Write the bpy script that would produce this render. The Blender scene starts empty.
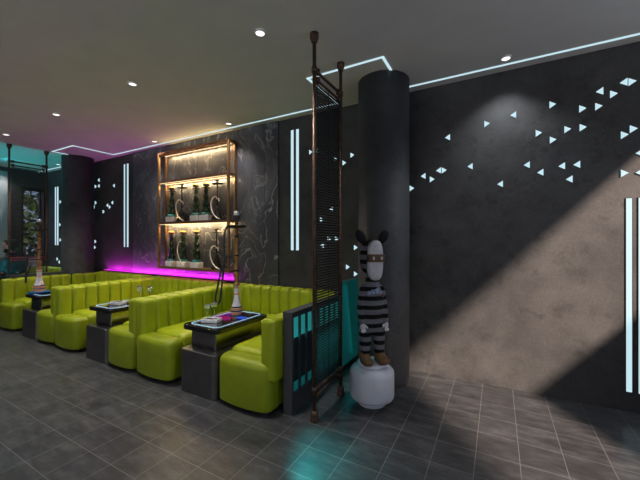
import bpy, bmesh, math, random
from mathutils import Vector, Matrix
random.seed(7)
S = bpy.context.scene
COL = S.collection
PI = math.pi

# ------------------------------------------------------------------ camera, world, sun, exposure
cam_d = bpy.data.cameras.new('camera'); cam_d.sensor_width = 36; cam_d.lens = 18.0; cam_d.clip_start = 0.02
cam = bpy.data.objects.new('camera', cam_d); COL.objects.link(cam)
cam.location = (0, 0, 1.4); cam.rotation_euler = (PI/2, 0, math.radians(29)); S.camera = cam

S.view_settings.view_transform = 'Standard'; S.view_settings.look = 'None'
S.view_settings.gamma = 1.0; S.view_settings.use_curve_mapping = False
S.view_settings.exposure = 0.0
S.cycles.use_denoising = True
S.cycles.max_bounces = 7; S.cycles.diffuse_bounces = 4; S.cycles.glossy_bounces = 4
S.cycles.sample_clamp_indirect = 4.0

W = bpy.data.worlds.new('world'); S.world = W; W.use_nodes = True
bg = W.node_tree.nodes['Background']
bg.inputs[0].default_value = (0.62, 0.76, 1.0, 1); bg.inputs[1].default_value = 1.3

sun_d = bpy.data.lights.new('sun', 'SUN'); sun_d.energy = 13.6; sun_d.color = (1.0, 0.80, 0.65); sun_d.angle = math.radians(2.0)
sun = bpy.data.objects.new('sun', sun_d); COL.objects.link(sun)
sun.rotation_euler = Vector((-2.18, 1.6, -1.1)).to_track_quat('-Z', 'Y').to_euler()

def area(name, loc, direction, sx, sy, power, color, spread=None):
    d = bpy.data.lights.new(name, 'AREA'); d.shape = 'RECTANGLE'; d.size = sx; d.size_y = sy
    d.energy = power; d.color = color
    if spread: d.spread = math.radians(spread)
    o = bpy.data.objects.new(name, d); COL.objects.link(o); o.location = loc
    o.rotation_euler = Vector(direction).to_track_quat('-Z', 'Y').to_euler()
    return o
def spot(name, loc, direction, power, color, angle, blend=0.7, rad=0.04):
    d = bpy.data.lights.new(name, 'SPOT'); d.energy = power; d.color = color
    d.spot_size = math.radians(angle); d.spot_blend = blend; d.shadow_soft_size = rad
    o = bpy.data.objects.new(name, d); COL.objects.link(o); o.location = loc
    o.rotation_euler = Vector(direction).to_track_quat('-Z', 'Y').to_euler()
    return o
MAGENTA = (0.85, 0.02, 0.85); CYAN = (0.03, 0.85, 0.9); WARM = (1.0, 0.72, 0.36)
# added cool fill light at the camera's back; the front wall has no glazing
area('front_cool_fill', (-2.5, -3.8, 1.7), (0, 1, 0.1), 8.0, 2.2, 22, (0.72, 0.83, 1.0))
# added uplight behind the camera to brighten the ceiling; no cove is there
area('ceiling_fill_uplight', (-2.5, -3.7, 2.1), (0, 0.55, 1), 8.5, 0.15, 62, (0.98, 0.95, 0.94))

# ------------------------------------------------------------------ helpers
def link(o):
    COL.objects.link(o); return o
def obj(name, bm, m, parent=None, smooth=False, loc=None):
    me = bpy.data.meshes.new(name)
    bmesh.ops.recalc_face_normals(bm, faces=bm.faces[:])
    bm.to_mesh(me); bm.free()
    if smooth:
        for p in me.polygons: p.use_smooth = True
    if m: me.materials.append(m)
    o = bpy.data.objects.new(name, me); link(o)
    if parent: o.parent = parent
    if loc: o.location = loc
    return o
def tag(o, label, cat, group=None):
    o['label'] = label; o['category'] = cat
    if group: o['group'] = group
    return o
def thing(name, label, cat, loc=(0, 0, 0), rz=0, group=None):
    o = bpy.data.objects.new(name, None); link(o); o.location = loc; o.rotation_euler = (0, 0, rz)
    o.empty_display_size = 0.1
    return tag(o, label, cat, group)
def struct(name, bm, m, smooth=False):
    o = obj(name, bm, m, None, smooth); o['kind'] = 'structure'; return o
def copy_tree(o, parent=None):
    c = o.copy(); COL.objects.link(c)
    if parent: c.parent = parent
    for ch in list(o.children): copy_tree(ch, c)
    return c
def NB(): return bmesh.new()
def bx(bm, x0, x1, y0, y1, z0, z1, bev=0.0, seg=2):
    n0 = len(bm.verts)
    vs = [bm.verts.new((x, y, z)) for x in (x0, x1) for y in (y0, y1) for z in (z0, z1)]
    fs = [bm.faces.new([vs[i] for i in q]) for q in ((0, 1, 3, 2), (4, 6, 7, 5), (0, 4, 5, 1), (2, 3, 7, 6), (0, 2, 6, 4), (1, 5, 7, 3))]
    if bev:
        es = list({e for f in fs for e in f.edges})
        bmesh.ops.bevel(bm, geom=es, offset=bev, segments=seg, profile=0.5, affect='EDGES')
    return bm
def rings(bm, ring_list, cap=True, closed=False):
    R = [[bm.verts.new(p) for p in r] for r in ring_list]
    n = len(R[0])
    pairs = list(zip(R[:-1], R[1:]))
    if closed: pairs.append((R[-1], R[0]))
    for a, b in pairs:
        for i in range(n):
            j = (i+1) % n
            bm.faces.new((a[i], a[j], b[j], b[i]))
    if cap and not closed:
        bm.faces.new(R[0]); bm.faces.new(R[-1][::-1])
    return bm
def lathe(bm, prof, n=24, cx=0, cy=0, sx=1, sy=1):
    rings(bm, [[(cx+r*sx*math.cos(2*PI*i/n), cy+r*sy*math.sin(2*PI*i/n), z) for i in range(n)] for r, z in prof])
    return bm
def tube(bm, pts, r, n=8, closed=False):
    pts = [Vector(p) for p in pts]; out = []; up = None
    rr = r if isinstance(r, (list, tuple)) else [r]*len(pts)
    for i, p in enumerate(pts):
        a = pts[i-1] if (i > 0 or closed) else p
        b = pts[(i+1) % len(pts)] if (i < len(pts)-1 or closed) else p
        t = (b-a).normalized()
        if up is None:
            up = Vector((0, 0, 1)) if abs(t.z) < 0.9 else Vector((1, 0, 0))
        u = t.cross(up).normalized(); v = u.cross(t).normalized(); up = v
        out.append([p+(u*math.cos(2*PI*k/n)+v*math.sin(2*PI*k/n))*rr[i] for k in range(n)])
    rings(bm, out, cap=not closed, closed=closed)
    return bm
def spline(pts, k=8):
    P = [Vector(p) for p in pts]; P = [2*P[0]-P[1]] + P + [2*P[-1]-P[-2]]; out = []
    for i in range(1, len(P)-2):
        for j in range(k):
            t = j/k
            out.append(0.5*((2*P[i])+(P[i+1]-P[i-1])*t+(2*P[i-1]-5*P[i]+4*P[i+1]-P[i+2])*t*t+(3*P[i]-P[i-1]-3*P[i+1]+P[i+2])*t**3))
    out.append(P[-2]); return out
def ball(bm, c, rx, ry=None, rz=None, n=3, rot=None):
    ry = ry or rx; rz = rz or rx
    M = Matrix.Translation(c) @ (rot or Matrix.Identity(4)) @ Matrix.Diagonal((rx, ry, rz, 1))
    bmesh.ops.create_icosphere(bm, subdivisions=n, radius=1, matrix=M); return bm
def limb(bm, a, b, r0, r1):
    a, b = Vector(a), Vector(b); k = 6
    for i in range(k+1):
        t = i/k; ball(bm, a.lerp(b, t), r0+(r1-r0)*t, n=2)
    tube(bm, [a, b], [r0, r1], 12); return bm
def remesh(o, vox, smooth=6):
    m = o.modifiers.new('r', 'REMESH'); m.mode = 'VOXEL'; m.voxel_size = vox; m.use_smooth_shade = True
    s = o.modifiers.new('s', 'SMOOTH'); s.iterations = smooth; s.factor = 0.5
    return o
def rrect(x0, x1, y0, y1, r, bulge=0.0, k=6):
    """outline with rounded corners; the y0 side bows outward by bulge"""
    pts = []
    for cx, cy, a0 in ((x1-r, y0+r, -90), (x1-r, y1-r, 0), (x0+r, y1-r, 90), (x0+r, y0+r, 180)):
        for i in range(k+1):
            a = math.radians(a0+90*i/k); pts.append([cx+r*math.cos(a), cy+r*math.sin(a)])
    # extra points along front
    xs = [x0+r+(x1-x0-2*r)*i/8 for i in range(1, 8)]
    pts += [[x, y0] for x in xs]
    if bulge:
        xm, hw = (x0+x1)/2, (x1-x0)/2
        for p in pts:
            w = max(0, 1-(p[1]-y0)/max(1e-6, (y1-y0)*0.6))
            p[1] -= bulge*(1-((p[0]-xm)/hw)**2)*w
    return pts
def soft_block(bm, x0, x1, y0, y1, z0, z1, r=0.06, rt=0.05, rb=0.02, bulge=0.0, crown=0.0):
    lv = []
    for i in range(4):
        a = PI/2*i/3; lv.append((rb*(1-math.sin(a)), z0+rb*(1-math.cos(a))))
    for i in range(6):
        a = PI/2*i/5; lv.append((rt*(1-math.cos(a)), z1-rt+rt*math.sin(a)))
    R = []
    for ins, z in lv:
        R.append([(p[0], p[1], z) for p in rrect(x0+ins, x1-ins, y0+ins, y1-ins, max(0.01, r-ins*0.5), bulge)])
    if crown:
        ins = rt+0.08
        R.append([(p[0], p[1], z1+crown) for p in rrect(x0+ins, x1-ins, y0+ins, y1-ins, 0.02, 0)])
    rings(bm, R); return bm

# ------------------------------------------------------------------ materials
def mat(name, col, rough=0.5, metal=0.0, var=0.15, scale=20, bump=0.0, bscale=80, emit=None, es=0, spec=0.5, coat=0, trans=0, ior=1.45):
    m = bpy.data.materials.new(name); m.use_nodes = True; nt = m.node_tree; N = nt.nodes; L = nt.links
    b = N['Principled BSDF']
    b.inputs['Roughness'].default_value = rough; b.inputs['Metallic'].default_value = metal
    b.inputs['Specular IOR Level'].default_value = spec; b.inputs['Coat Weight'].default_value = coat
    b.inputs['Transmission Weight'].default_value = trans; b.inputs['IOR'].default_value = ior
    tc = N.new('ShaderNodeTexCoord')
    if var:
        nz = N.new('ShaderNodeTexNoise'); nz.inputs['Scale'].default_value = scale; nz.inputs['Detail'].default_value = 5
        L.new(tc.outputs['Object'], nz.inputs['Vector'])
        cr = N.new('ShaderNodeValToRGB'); cr.color_ramp.elements[0].position = 0.3; cr.color_ramp.elements[1].position = 0.7
        cr.color_ramp.elements[0].color = tuple(c*(1-var) for c in col)+(1,); cr.color_ramp.elements[1].color = tuple(min(1, c*(1+var)) for c in col)+(1,)
        L.new(nz.outputs['Fac'], cr.inputs['Fac']); L.new(cr.outputs['Color'], b.inputs['Base Color'])
    else:
        b.inputs['Base Color'].default_value = tuple(col)+(1,)
    if bump:
        n2 = N.new('ShaderNodeTexNoise'); n2.inputs['Scale'].default_value = bscale; n2.inputs['Detail'].default_value = 4
        L.new(tc.outputs['Object'], n2.inputs['Vector'])
        bp = N.new('ShaderNodeBump'); bp.inputs['Strength'].default_value = bump; bp.inputs['Distance'].default_value = 0.004
        L.new(n2.outputs['Fac'], bp.inputs['Height']); L.new(bp.outputs['Normal'], b.inputs['Normal'])
    if emit:
        b.inputs['Emission Color'].default_value = tuple(emit)+(1,); b.inputs['Emission Strength'].default_value = es
    return m
def nodes(m): return m.node_tree.nodes, m.node_tree.links, m.node_tree.nodes['Principled BSDF']
def noise(N, L, vec, scale, detail=6, rough=0.55, dist=0.0):
    n = N.new('ShaderNodeTexNoise'); n.inputs['Scale'].default_value = scale; n.inputs['Detail'].default_value = detail
    n.inputs['Roughness'].default_value = rough; n.inputs['Distortion'].default_value = dist
    if vec: L.new(vec, n.inputs['Vector'])
    return n.outputs['Fac']
def ramp(N, L, fac, stops):
    r = N.new('ShaderNodeValToRGB'); e = r.color_ramp.elements
    while len(e) < len(stops): e.new(0.5)
    for q, (p, c) in zip(e, stops): q.position = p; q.color = (c if len(c) == 4 else tuple(c)+(1,))
    L.new(fac, r.inputs['Fac']); return r.outputs['Color']
def mix(N, L, fac, a, b, mode='MIX'):
    x = N.new('ShaderNodeMix'); x.data_type = 'RGBA'; x.blend_type = mode
    for s, v in ((x.inputs[0], fac), (x.inputs[6], a), (x.inputs[7], b)):
        if hasattr(v, 'is_linked'): L.new(v, s)
        elif isinstance(v, (int, float)): s.default_value = v
        else: s.default_value = tuple(v)+(1,)
    return x.outputs[2]
def bumpn(N, L, b, h, strength, dist=0.01):
    bp = N.new('ShaderNodeBump'); bp.inputs['Strength'].default_value = strength; bp.inputs['Distance'].default_value = dist
    L.new(h, bp.inputs['Height']); L.new(bp.outputs['Normal'], b.inputs['Normal'])

def concrete(name, dark, light, rough=0.62):
    m = mat(name, dark, rough, var=0, spec=0.35); N, L, b = nodes(m)
    tc = N.new('ShaderNodeTexCoord'); v = tc.outputs['Object']
    c1 = ramp(N, L, noise(N, L, v, 1.7, 8, 0.65), [(0.34, dark), (0.66, light)])
    sp = ramp(N, L, noise(N, L, v, 5.5, 9, 0.7), [(0.32, (0.62,)*3), (0.46, (0.98,)*3), (0.62, (1.12,)*3)])
    sp2 = ramp(N, L, noise(N, L, v, 9, 3, 0.5), [(0.28, (0.72,)*3), (0.38, (1, 1, 1))])
    gr = ramp(N, L, noise(N, L, v, 60, 3), [(0.3, (0.82,)*3), (0.7, (1.1,)*3)])
    c = mix(N, L, 1.0, c1, sp, 'MULTIPLY'); c = mix(N, L, 1.0, c, sp2, 'MULTIPLY'); c = mix(N, L, 1.0, c, gr, 'MULTIPLY')
    L.new(c, b.inputs['Base Color'])
    bumpn(N, L, b, noise(N, L, v, 18, 6, 0.6), 0.25, 0.006)
    return m
M = {}
M['wall'] = concrete('dark_concrete', (0.040, 0.039, 0.041), (0.071, 0.068, 0.068))
M['column'] = concrete('column_plaster', (0.040, 0.040, 0.043), (0.066, 0.066, 0.070))
M['ceiling'] = mat('ceiling_paint', (0.74, 0.73, 0.715), 0.75, var=0.04, scale=3)
M['white'] = mat('white_trim', (0.7, 0.7, 0.7), 0.4, var=0.03)
def floor_mat():
    m = mat('dark_stone_tile', (0.05,)*3, 0.38, var=0, spec=0.6); N, L, b = nodes(m)
    tc = N.new('ShaderNodeTexCoord'); v = tc.outputs['Object']
    mp = N.new('ShaderNodeMapping'); mp.inputs['Location'].default_value = (-0.124, -1.61+0.0, 0); L.new(v, mp.inputs['Vector'])
    br = N.new('ShaderNodeTexBrick'); br.offset = 0; br.squash = 1
    br.inputs['Scale'].default_value = 1; br.inputs['Brick Width'].default_value = 0.2485; br.inputs['Row Height'].default_value = 0.2485
    br.inputs['Mortar Size'].default_value = 0.0022; br.inputs['Mortar Smooth'].default_value = 0.2; br.inputs['Bias'].default_value = 0
    br.inputs['Color1'].default_value = (0.86, 0.86, 0.86, 1); br.inputs['Color2'].default_value = (1.08, 1.08, 1.08, 1)
    br.inputs['Mortar'].default_value = (1, 1, 1, 1)
    L.new(mp.outputs['Vector'], br.inputs['Vector'])
    st = N.new('ShaderNodeMapping'); st.inputs['Scale'].default_value = (1.0, 3.0, 1); st.inputs['Rotation'].default_value = (0, 0, 0.5); L.new(v, st.inputs['Vector'])
    c = ramp(N, L, noise(N, L, st.outputs['Vector'], 4.6, 9, 0.70), [(0.30, (0.026, 0.026, 0.030)), (0.50, (0.054, 0.054, 0.058)), (0.70, (0.104, 0.103, 0.107))])
    c = mix(N, L, 1.0, c, br.outputs['Color'], 'MULTIPLY')
    c = mix(N, L, br.outputs['Fac'], c, (0.17, 0.17, 0.172))
    L.new(c, b.inputs['Base Color'])
    rr = ramp(N, L, noise(N, L, v, 2.5, 2), [(0.3, (0.29,)*3), (0.7, (0.40,)*3)]); L.new(rr, b.inputs['Roughness'])
    bumpn(N, L, b, br.outputs['Fac'], -0.25, 0.002)
    return m
M['floor'] = floor_mat()
def marble_mat():
    m = mat('veined_slate_marble', (0.06,)*3, 0.32, var=0); N, L, b = nodes(m)
    tc = N.new('ShaderNodeTexCoord')
    mp = N.new('ShaderNodeMapping'); mp.inputs['Rotation'].default_value = (0, math.radians(24), 0); mp.inputs['Scale'].default_value = (1.25, 1, 0.75)
    L.new(tc.outputs['Object'], mp.inputs['Vector'])
    w = N.new('ShaderNodeTexNoise'); w.inputs['Scale'].default_value = 0.9; w.inputs['Detail'].default_value = 3; w.inputs['Roughness'].default_value = 0.5; L.new(mp.outputs['Vector'], w.inputs['Vector'])
    ad = N.new('ShaderNodeVectorMath'); ad.operation = 'MULTIPLY_ADD'; ad.inputs[1].default_value = (1.3, 1.3, 1.3)
    L.new(w.outputs['Color'], ad.inputs[0]); L.new(mp.outputs['Vector'], ad.inputs[2])
    v = ad.outputs['Vector']
    base = ramp(N, L, noise(N, L, v, 1.2, 10, 0.66), [(0.32, (0.034, 0.035, 0.044)), (0.5, (0.064, 0.066, 0.080)), (0.68, (0.140, 0.143, 0.165))])
    k = (0, 0, 0)
    def contour(fac, mult, wid, amp):
        mm = N.new('ShaderNodeMath'); mm.operation = 'MULTIPLY'; mm.inputs[1].default_value = mult; L.new(fac, mm.inputs[0])
        fr = N.new('ShaderNodeMath'); fr.operation = 'FRACT'; L.new(mm.outputs[0], fr.inputs[0])
        return ramp(N, L, fr.outputs[0], [(0.5-wid, k), (0.5, (amp,)*3), (0.5+wid, k)])
    fld = noise(N, L, v, 0.75, 5, 0.55)
    fade = ramp(N, L, noise(N, L, v, 1.4, 4), [(0.34, (0.12,)*3), (0.55, (1, 1, 1))])
    v1 = mix(N, L, 1.0, contour(fld, 12.0, 0.085, 0.75), fade, 'MULTIPLY')
    v2 = contour(noise(N, L, v, 1.5, 6, 0.6), 4.0, 0.03, 0.40)
    c = mix(N, L, v1, base, (0.36, 0.36, 0.37)); c = mix(N, L, v2, c, (0.34, 0.34, 0.35))
    L.new(c, b.inputs['Base Color']); return m
M['marble'] = marble_mat()
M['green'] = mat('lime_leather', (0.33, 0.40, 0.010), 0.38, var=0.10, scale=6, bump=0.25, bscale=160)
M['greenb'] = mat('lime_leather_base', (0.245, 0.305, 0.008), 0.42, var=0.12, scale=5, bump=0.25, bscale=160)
M['plinth'] = mat('black_plinth', (0.012,)*3, 0.5, var=0.1)
M['bronze'] = mat('aged_bronze', (0.085, 0.047, 0.030), 0.5, metal=0.5, var=0.35, scale=30)
M['copper'] = mat('brushed_copper', (0.42, 0.23, 0.11), 0.34, metal=0.85, var=0.15, scale=40)
M['walnut'] = mat('bronze_shelf', (0.20, 0.10, 0.055), 0.45, metal=0.3, var=0.25, scale=25)
M['blackm'] = mat('black_metal', (0.012, 0.012, 0.013), 0.4, metal=0.3, var=0.1)
M['gloss'] = mat('black_glass_top', (0.008, 0.008, 0.010), 0.07, var=0, spec=0.6, coat=0.4)
M['steel'] = mat('dark_brushed_steel', (0.17, 0.165, 0.17), 0.30, metal=0.9, var=0.12, scale=8)
M['mirror'] = mat('dark_polished_steel', (0.30, 0.29, 0.30), 0.12, metal=1.0, var=0.05)
M['slate'] = mat('graphite_frame', (0.055, 0.056, 0.062), 0.5, var=0.1)
M['led'] = mat('white_led', (0.08, 0.09, 0.1), 0.4, var=0, emit=(0.60, 0.84, 0.92), es=0.92)
M['rim'] = mat('rim_led', (0.3, 0.5, 0.6), 0.4, var=0, emit=(0.42, 0.70, 0.85), es=0.55)
M['lamp'] = mat('downlight_lens', (0.9,)*3, 0.4, var=0, emit=(1.0, 0.97, 0.92), es=1.6)
M['warmled'] = mat('warm_led', (0.9, 0.8, 0.6), 0.4, var=0, emit=(1.0, 0.78, 0.42), es=1.2)
M['magled'] = mat('magenta_led', (0.6, 0.1, 0.5), 0.4, var=0, emit=(0.72, 0.02, 0.70), es=0.8)
M['cyanled'] = mat('cyan_led_panel', (0.05, 0.3, 0.3), 0.4, var=0, emit=(0.03, 0.42, 0.41), es=0.38)
M['cyanlow'] = mat('cyan_led_low', (0.02, 0.2, 0.2), 0.4, var=0, emit=(0.01, 0.20, 0.22), es=0.22)
M['ped'] = mat('white_lacquer', (0.52, 0.54, 0.62), 0.28, var=0.03)

# ------------------------------------------------------------------ room shell
H = 3.0; YW = 3.5; XL = -9.42; YF = -4.0
FX, FB = 1.6, Vector((0.594, -0.805, 0))           # glazed side wall runs obliquely from the back wall
b = NB(); bx(b, XL-0.2, 8.0, YF-0.2, YW+0.2, -0.15, 0); struct('floor', b, M['floor'])
FE = Vector((FX, YW, 0))+FB*9.4                       # far end of the glazed side wall
b = NB(); cp = [(XL-0.2, YF-0.2), (FE.x+0.05, YF-0.2), (FE.x+0.05, FE.y), (FX+0.05, YW), (FX+0.05, YW+0.2), (XL-0.2, YW+0.2)]
rings(b, [[(x, y, H) for x, y in cp], [(x, y, H+0.15) for x, y in cp]]); struct('ceiling', b, M['ceiling'])
b = NB(); bx(b, XL-0.2, FX+0.1, YW, YW+0.15, 0, H); struct('wall_back', b, M['wall'])
b = NB(); bx(b, XL-0.2, FE.x+0.1, YF-0.15, YF, 0, H); struct('wall_front', b, M['ceiling'])
b = NB()
bx(b, XL-0.15, XL, YF, 3.06, 0, H); bx(b, XL-0.15, XL, 3.06, YW, 2.62, H)
struct('wall_left', b, M['wall'])
def oblique(bm, t0, t1, z0, z1):
    n = Vector((0.805, 0.594, 0))*0.12; o = Vector((FX, YW, 0))
    p = [o+FB*t0, o+FB*t1, o+FB*t1+n, o+FB*t0+n]
    rings(bm, [[(q.x, q.y, z0) for q in p], [(q.x, q.y, z1) for q in p]])
b = NB(); ZS, ZH = 1.1*(FX-0.262), 1.1*(FX+0.90)+0.16
oblique(b, 0, 9.4, 0, ZS); oblique(b, 0, 9.4, ZH, H); oblique(b, 0, 0.05, ZS, ZH); oblique(b, 9.36, 9.4, ZS, ZH)
struct('wall_right', b, M['ceiling'])
# glazed door in the far end wall
door = NB()
for y0, y1, z0, z1 in ((3.06, 3.10, 0, 2.62), (3.40, 3.435, 0, 2.62), (3.475, 3.5, 0, 2.62), (3.10, 3.475, 2.54, 2.62), (3.10, 3.475, 0, 0.12)):
    bx(door, XL-0.10, XL-0.03, y0, y1, z0, z1)
dr = struct('door_1', door, M['blackm'])
glass = mat('door_glass', (0.30, 0.33, 0.36), 0.03, var=0, trans=1.0, ior=1.1)
g = NB(); bx(g, XL-0.07, XL-0.064, 3.10, 3.475, 0.12, 2.54); obj('glass_pane', g, glass, dr)
g = NB(); tube(g, [(XL-0.01, 3.385, 0.95), (XL-0.01, 3.385, 1.35)], 0.012); bx(g, XL-0.04, XL-0.01, 3.38, 3.39, 0.97, 0.99); bx(g, XL-0.04, XL-0.01, 3.38, 3.39, 1.31, 1.33); obj('door_handle', g, M['steel'], dr)

# columns
def column(x, y, r=0.255):
    b = NB(); lathe(b, [(r+0.0, 0.0), (r, 0.002), (r, H)], 64, x, y)
    o = struct('column', b, M['column'], True)
    for p in o.data.polygons: p.use_smooth = abs(p.normal.z) < 0.5
    return o
column(-1.015, 3.165); column(-7.14, 3.165)

# veined marble slabs behind the shelf
for x0, x1, lb in ((-5.86, -4.20, 'dark veined marble slab behind the left half of the lit display shelf'),
                   (-4.197, -2.80, 'dark veined marble slab behind the right half of the lit display shelf'),
                   (-2.797, -2.57, 'narrow dark marble slab left of the pair of light strips by the metal screen')):
    b = NB(); bx(b, x0, x1, 3.478, YW, 0.0, H-0.002); tag(obj('marble_slab', b, M['marble']), lb, 'wall panel')
# lit relief panel on the far end wall
b = NB()
cols = []
for i in range(61):
    y = 1.2+1.62*i/60; cols.append([(XL+0.03+0.02*math.sin(y*26+0.9*math.sin(z*5)), y, z) for z in [0.9+2.0*j/40 for j in range(41)]])
V = [[b.verts.new(p) for p in c] for c in cols]
for i in range(60):
    for j in range(40): b.faces.new((V[i][j], V[i+1][j], V[i+1][j+1], V[i][j+1]))
bx(b, XL+0.0005, XL+0.008, 1.2, 2.82, 0.9, 2.9)
M['relief'] = mat('grey_relief', (0.32, 0.32, 0.33), 0.6, var=0.05)
tag(obj('relief_panel', b, M['relief'], smooth=True), 'pale rippled wall panel lit from above at the far left end', 'wall panel')

# ------------------------------------------------------------------ ceiling LED line with jogs around the columns
LY, JY, lw = 3.37, 2.71, 0.022
path = [(1.5, LY), (-0.876, LY), (-0.876, JY), (-1.64, JY), (-1.64, LY), (-6.285, LY), (-6.285, JY), (-7.02, JY), (-7.02, LY), (-9.4, LY)]
def strip(p, q):
    b = NB(); (x0, y0), (x1, y1) = p, q
    bx(b, min(x0, x1)-lw/2, max(x0, x1)+lw/2, min(y0, y1)-lw/2, max(y0, y1)+lw/2, H-0.006, H+0.001)
    return b
root = thing('ceiling_light_line', 'thin white light line along the ceiling edge, stepping out around both columns', 'light', (-3.6, LY, H-0.006))
for p, q in zip(path[:-1], path[1:]):
    o = obj('light_strip', strip(p, q), M['led'], root, loc=(3.6, -LY, -(H-0.006)))

# vertical wall light strips
def wall_strip(x, w, z0, z1, label):
    t = thing('wall_light_strip', label, 'light', (x, YW, z0), group='paired light strips on the dark wall')
    b = NB(); bx(b, -w/2, w/2, -0.005, -0.001, 0.004, z1-z0-0.004); obj('diffuser', b, M['led'], t)
    b = NB()
    for s in (-1, 1): bx(b, s*(w/2+0.002)-0.002, s*(w/2+0.002)+0.002, -0.006, 0.0, 0, z1-z0)
    bx(b, -w/2-0.004, w/2+0.004, -0.001, 0.0, 0, z1-z0)
    obj('channel', b, M['blackm'], t)
for x, w, z0, z1, l in (
    (-2.353, .044, 1.262, 2.845, 'left one of the glowing strip pair between marble panel and metal screen'),
    (-2.272, .044, 1.262, 2.845, 'right one of the glowing strip pair between marble panel and metal screen'),
    (-6.157, .044, 1.265, 2.835, 'left one of the glowing strip pair beside the left column'),
    (-6.054, .052, 1.265, 2.835, 'right one of the glowing strip pair beside the left column'),
    (-8.905, .060, 1.28, 2.625, 'left one of the far strip pair on the teal lit wall'),
    (-8.799, .070, 1.28, 2.625, 'right one of the far strip pair on the teal lit wall'),
    (0.937, .036, 0.16, 1.743, 'tall glowing strip crossing the edge of the sunlit patch'),
    (1.012, .036, 0.16, 1.743, 'glowing strip cut off by the right edge of the picture')):
    wall_strip(x, w, z0, z1, l)

# triangle lights
A = math.radians(29); CA, SA = math.cos(A), math.sin(A)
def on_wall(u, v, Y=YW):
    r = (u-320)/320; X = Y*(r*CA-SA)/(CA+r*SA); z = -X*SA+Y*CA
    return X, 1.4-(v-240)/320*z
ORD = 'first second third fourth fifth sixth seventh eighth ninth tenth eleventh twelfth thirteenth fourteenth fifteenth sixteenth seventeenth eighteenth nineteenth twentieth'.split()
ORD += ['twenty-'+w for w in ORD[:9]] + ['thirtieth'] + ['thirty-'+w for w in ORD[:9]]
def tri_mesh(sgn):
    b = NB(); w, hh = 0.046*sgn, 0.030
    p = [(-w/2, -hh), (-w/2, hh), (w/2, 0)]
    rings(b, [[(x, -0.010, z) for x, z in p], [(x, 0.0, z) for x, z in p]])
    return b
def triangles(lst, where, grp, k=1.0):
    lst = sorted(lst)
    for i, (u, v, d) in enumerate(lst):
        X, Z = on_wall(u, v)
        o = obj('triangle_light', tri_mesh(1 if d == 'R' else -1), M['led'], loc=(X, YW, Z)); o.scale = (k, 1, k)
        tag(o, f'small white triangle light pointing {"right" if d=="R" else "left"}, {ORD[i]} from the left {where}', 'light', grp)
z3 = [(32, 342, 'R'), (62, 310, 'L'), (86, 318, 'R'), (103, 295, 'L'), (118, 294, 'R'), (127, 207, 'L'), (187, 284, 'L'), (232, 170, 'R'), (267, 331, 'L'), (302, 147, 'L'), (338, 280, 'L'), (370, 195, 'R'), (374, 300, 'L'), (407, 119, 'R'), (408, 213, 'R'), (431, 283, 'L'), (447, 185, 'R'), (451, 318, 'L'), (471, 279, 'L'), (487, 130, 'R'), (488, 180, 'R'), (530, 124, 'R'), (532, 84, 'L'), (570, 91, 'R'), (596, 60, 'L'), (619.5, 58, 'R'), (599, 200, 'R'), (623, 184, 'R'), (599, 302, 'R'), (638, 248, 'L'), (638, 300, 'L')]
triangles([(400+x/2.667, 60+y/2.667, d) for x, y, d in z3], 'right of the round column', 'triangle lights right of the column')
triangles([(311, 152, 'R'), (316, 151, 'L'), (336.2, 158, 'R'), (352.5, 155, 'R'), (344.5, 162.8, 'R'), (331.2, 209.5, 'L'), (322, 219.7, 'R'), (329.5, 238.9, 'R'), (337, 238.9, 'R'), (322.3, 245.5, 'L'), (356, 247.5, 'R'), (348, 267, 'R'), (356, 274, 'R')], 'behind the metal screen', 'triangle lights by the metal screen', 0.95)
triangles([(98.9, 180.2, 'L'), (95.9, 186.4, 'R'), (98.9, 186, 'L'), (114, 185.7, 'L'), (96, 202.7, 'R'), (93.9, 206.9, 'L'), (112.4, 202.7, 'L'), (107.5, 205.4, 'L'), (110, 207, 'R'), (103.8, 211.6, 'R'), (95.7, 241.5, 'R'), (95.2, 247.4, 'R')], 'beside the left column', 'triangle lights by the left column', 1.1)
triangles([(60.6, 201.8, 'R'), (60.2, 224.7, 'R'), (60.6, 240, 'R'), (57.6, 259, 'R'), (59.2, 262, 'L')], 'on the far teal wall', 'triangle lights on the far teal wall', 1.2)

# ------------------------------------------------------------------ downlights
def downlight(x, y, label, power, ang=95, visible=True, col=(1.0, 0.95, 0.88)):
    if visible:
        t = thing('downlight', label, 'ceiling light', (x, y, H-0.012), group='recessed ceiling downlights')
        b = NB(); rings(b, [[(r*math.cos(2*PI*i/28), r*math.sin(2*PI*i/28), z) for i in range(28)] for r, z in ((.034, .004), (.034, 0), (.044, 0), (.046, .006), (.046, .012), (.034, .012))], cap=False, closed=True)
        obj('trim_ring', b, M['white'], t)
        b = NB(); lathe(b, [(.034, .003), (.034, .010)], 28); obj('lens', b, M['lamp'], t)
    spot('downlight_or_fill_beam', (x, y, H-0.03), (0, 0, -1), power, col, ang, 1.0, 0.035)
for x, y, l, p, *more in ((-1.597, 1.93, 'round downlight nearest the metal screen, front row, first from right', 110),
                   (-3.257, 1.93, 'round downlight in the front row, second from right', 110),
                   (-4.897, 1.93, 'round downlight in the front row, third from right', 110),
                   (-6.494, 1.93, 'round downlight in the front row, at the left edge', 110),
                   (-3.216, 3.225, 'round downlight by the light line above the right end of the display shelf', 46),
                   (-4.847, 3.225, 'round downlight by the light line above the left end of the display shelf', 46),
                   (-8.09, 3.22, 'round downlight on the teal ceiling left of the left column', 20),
                   (0.066, 3.244, 'round downlight beside the light line right of the round column', 42, 110, True, (0.90, 0.96, 1.0))):
    downlight(x, y, l, p, *more)
for x, y, p in ((-4.9, 0.4, 40), (-2.5, 0.4, 40), (0.6, 0.3, 25), (-8.15, 2.25, 45), (-9.2, 2.75, 26), (-9.2, 2.2, 26)):
    downlight(x, y, '', p, visible=False)

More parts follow.
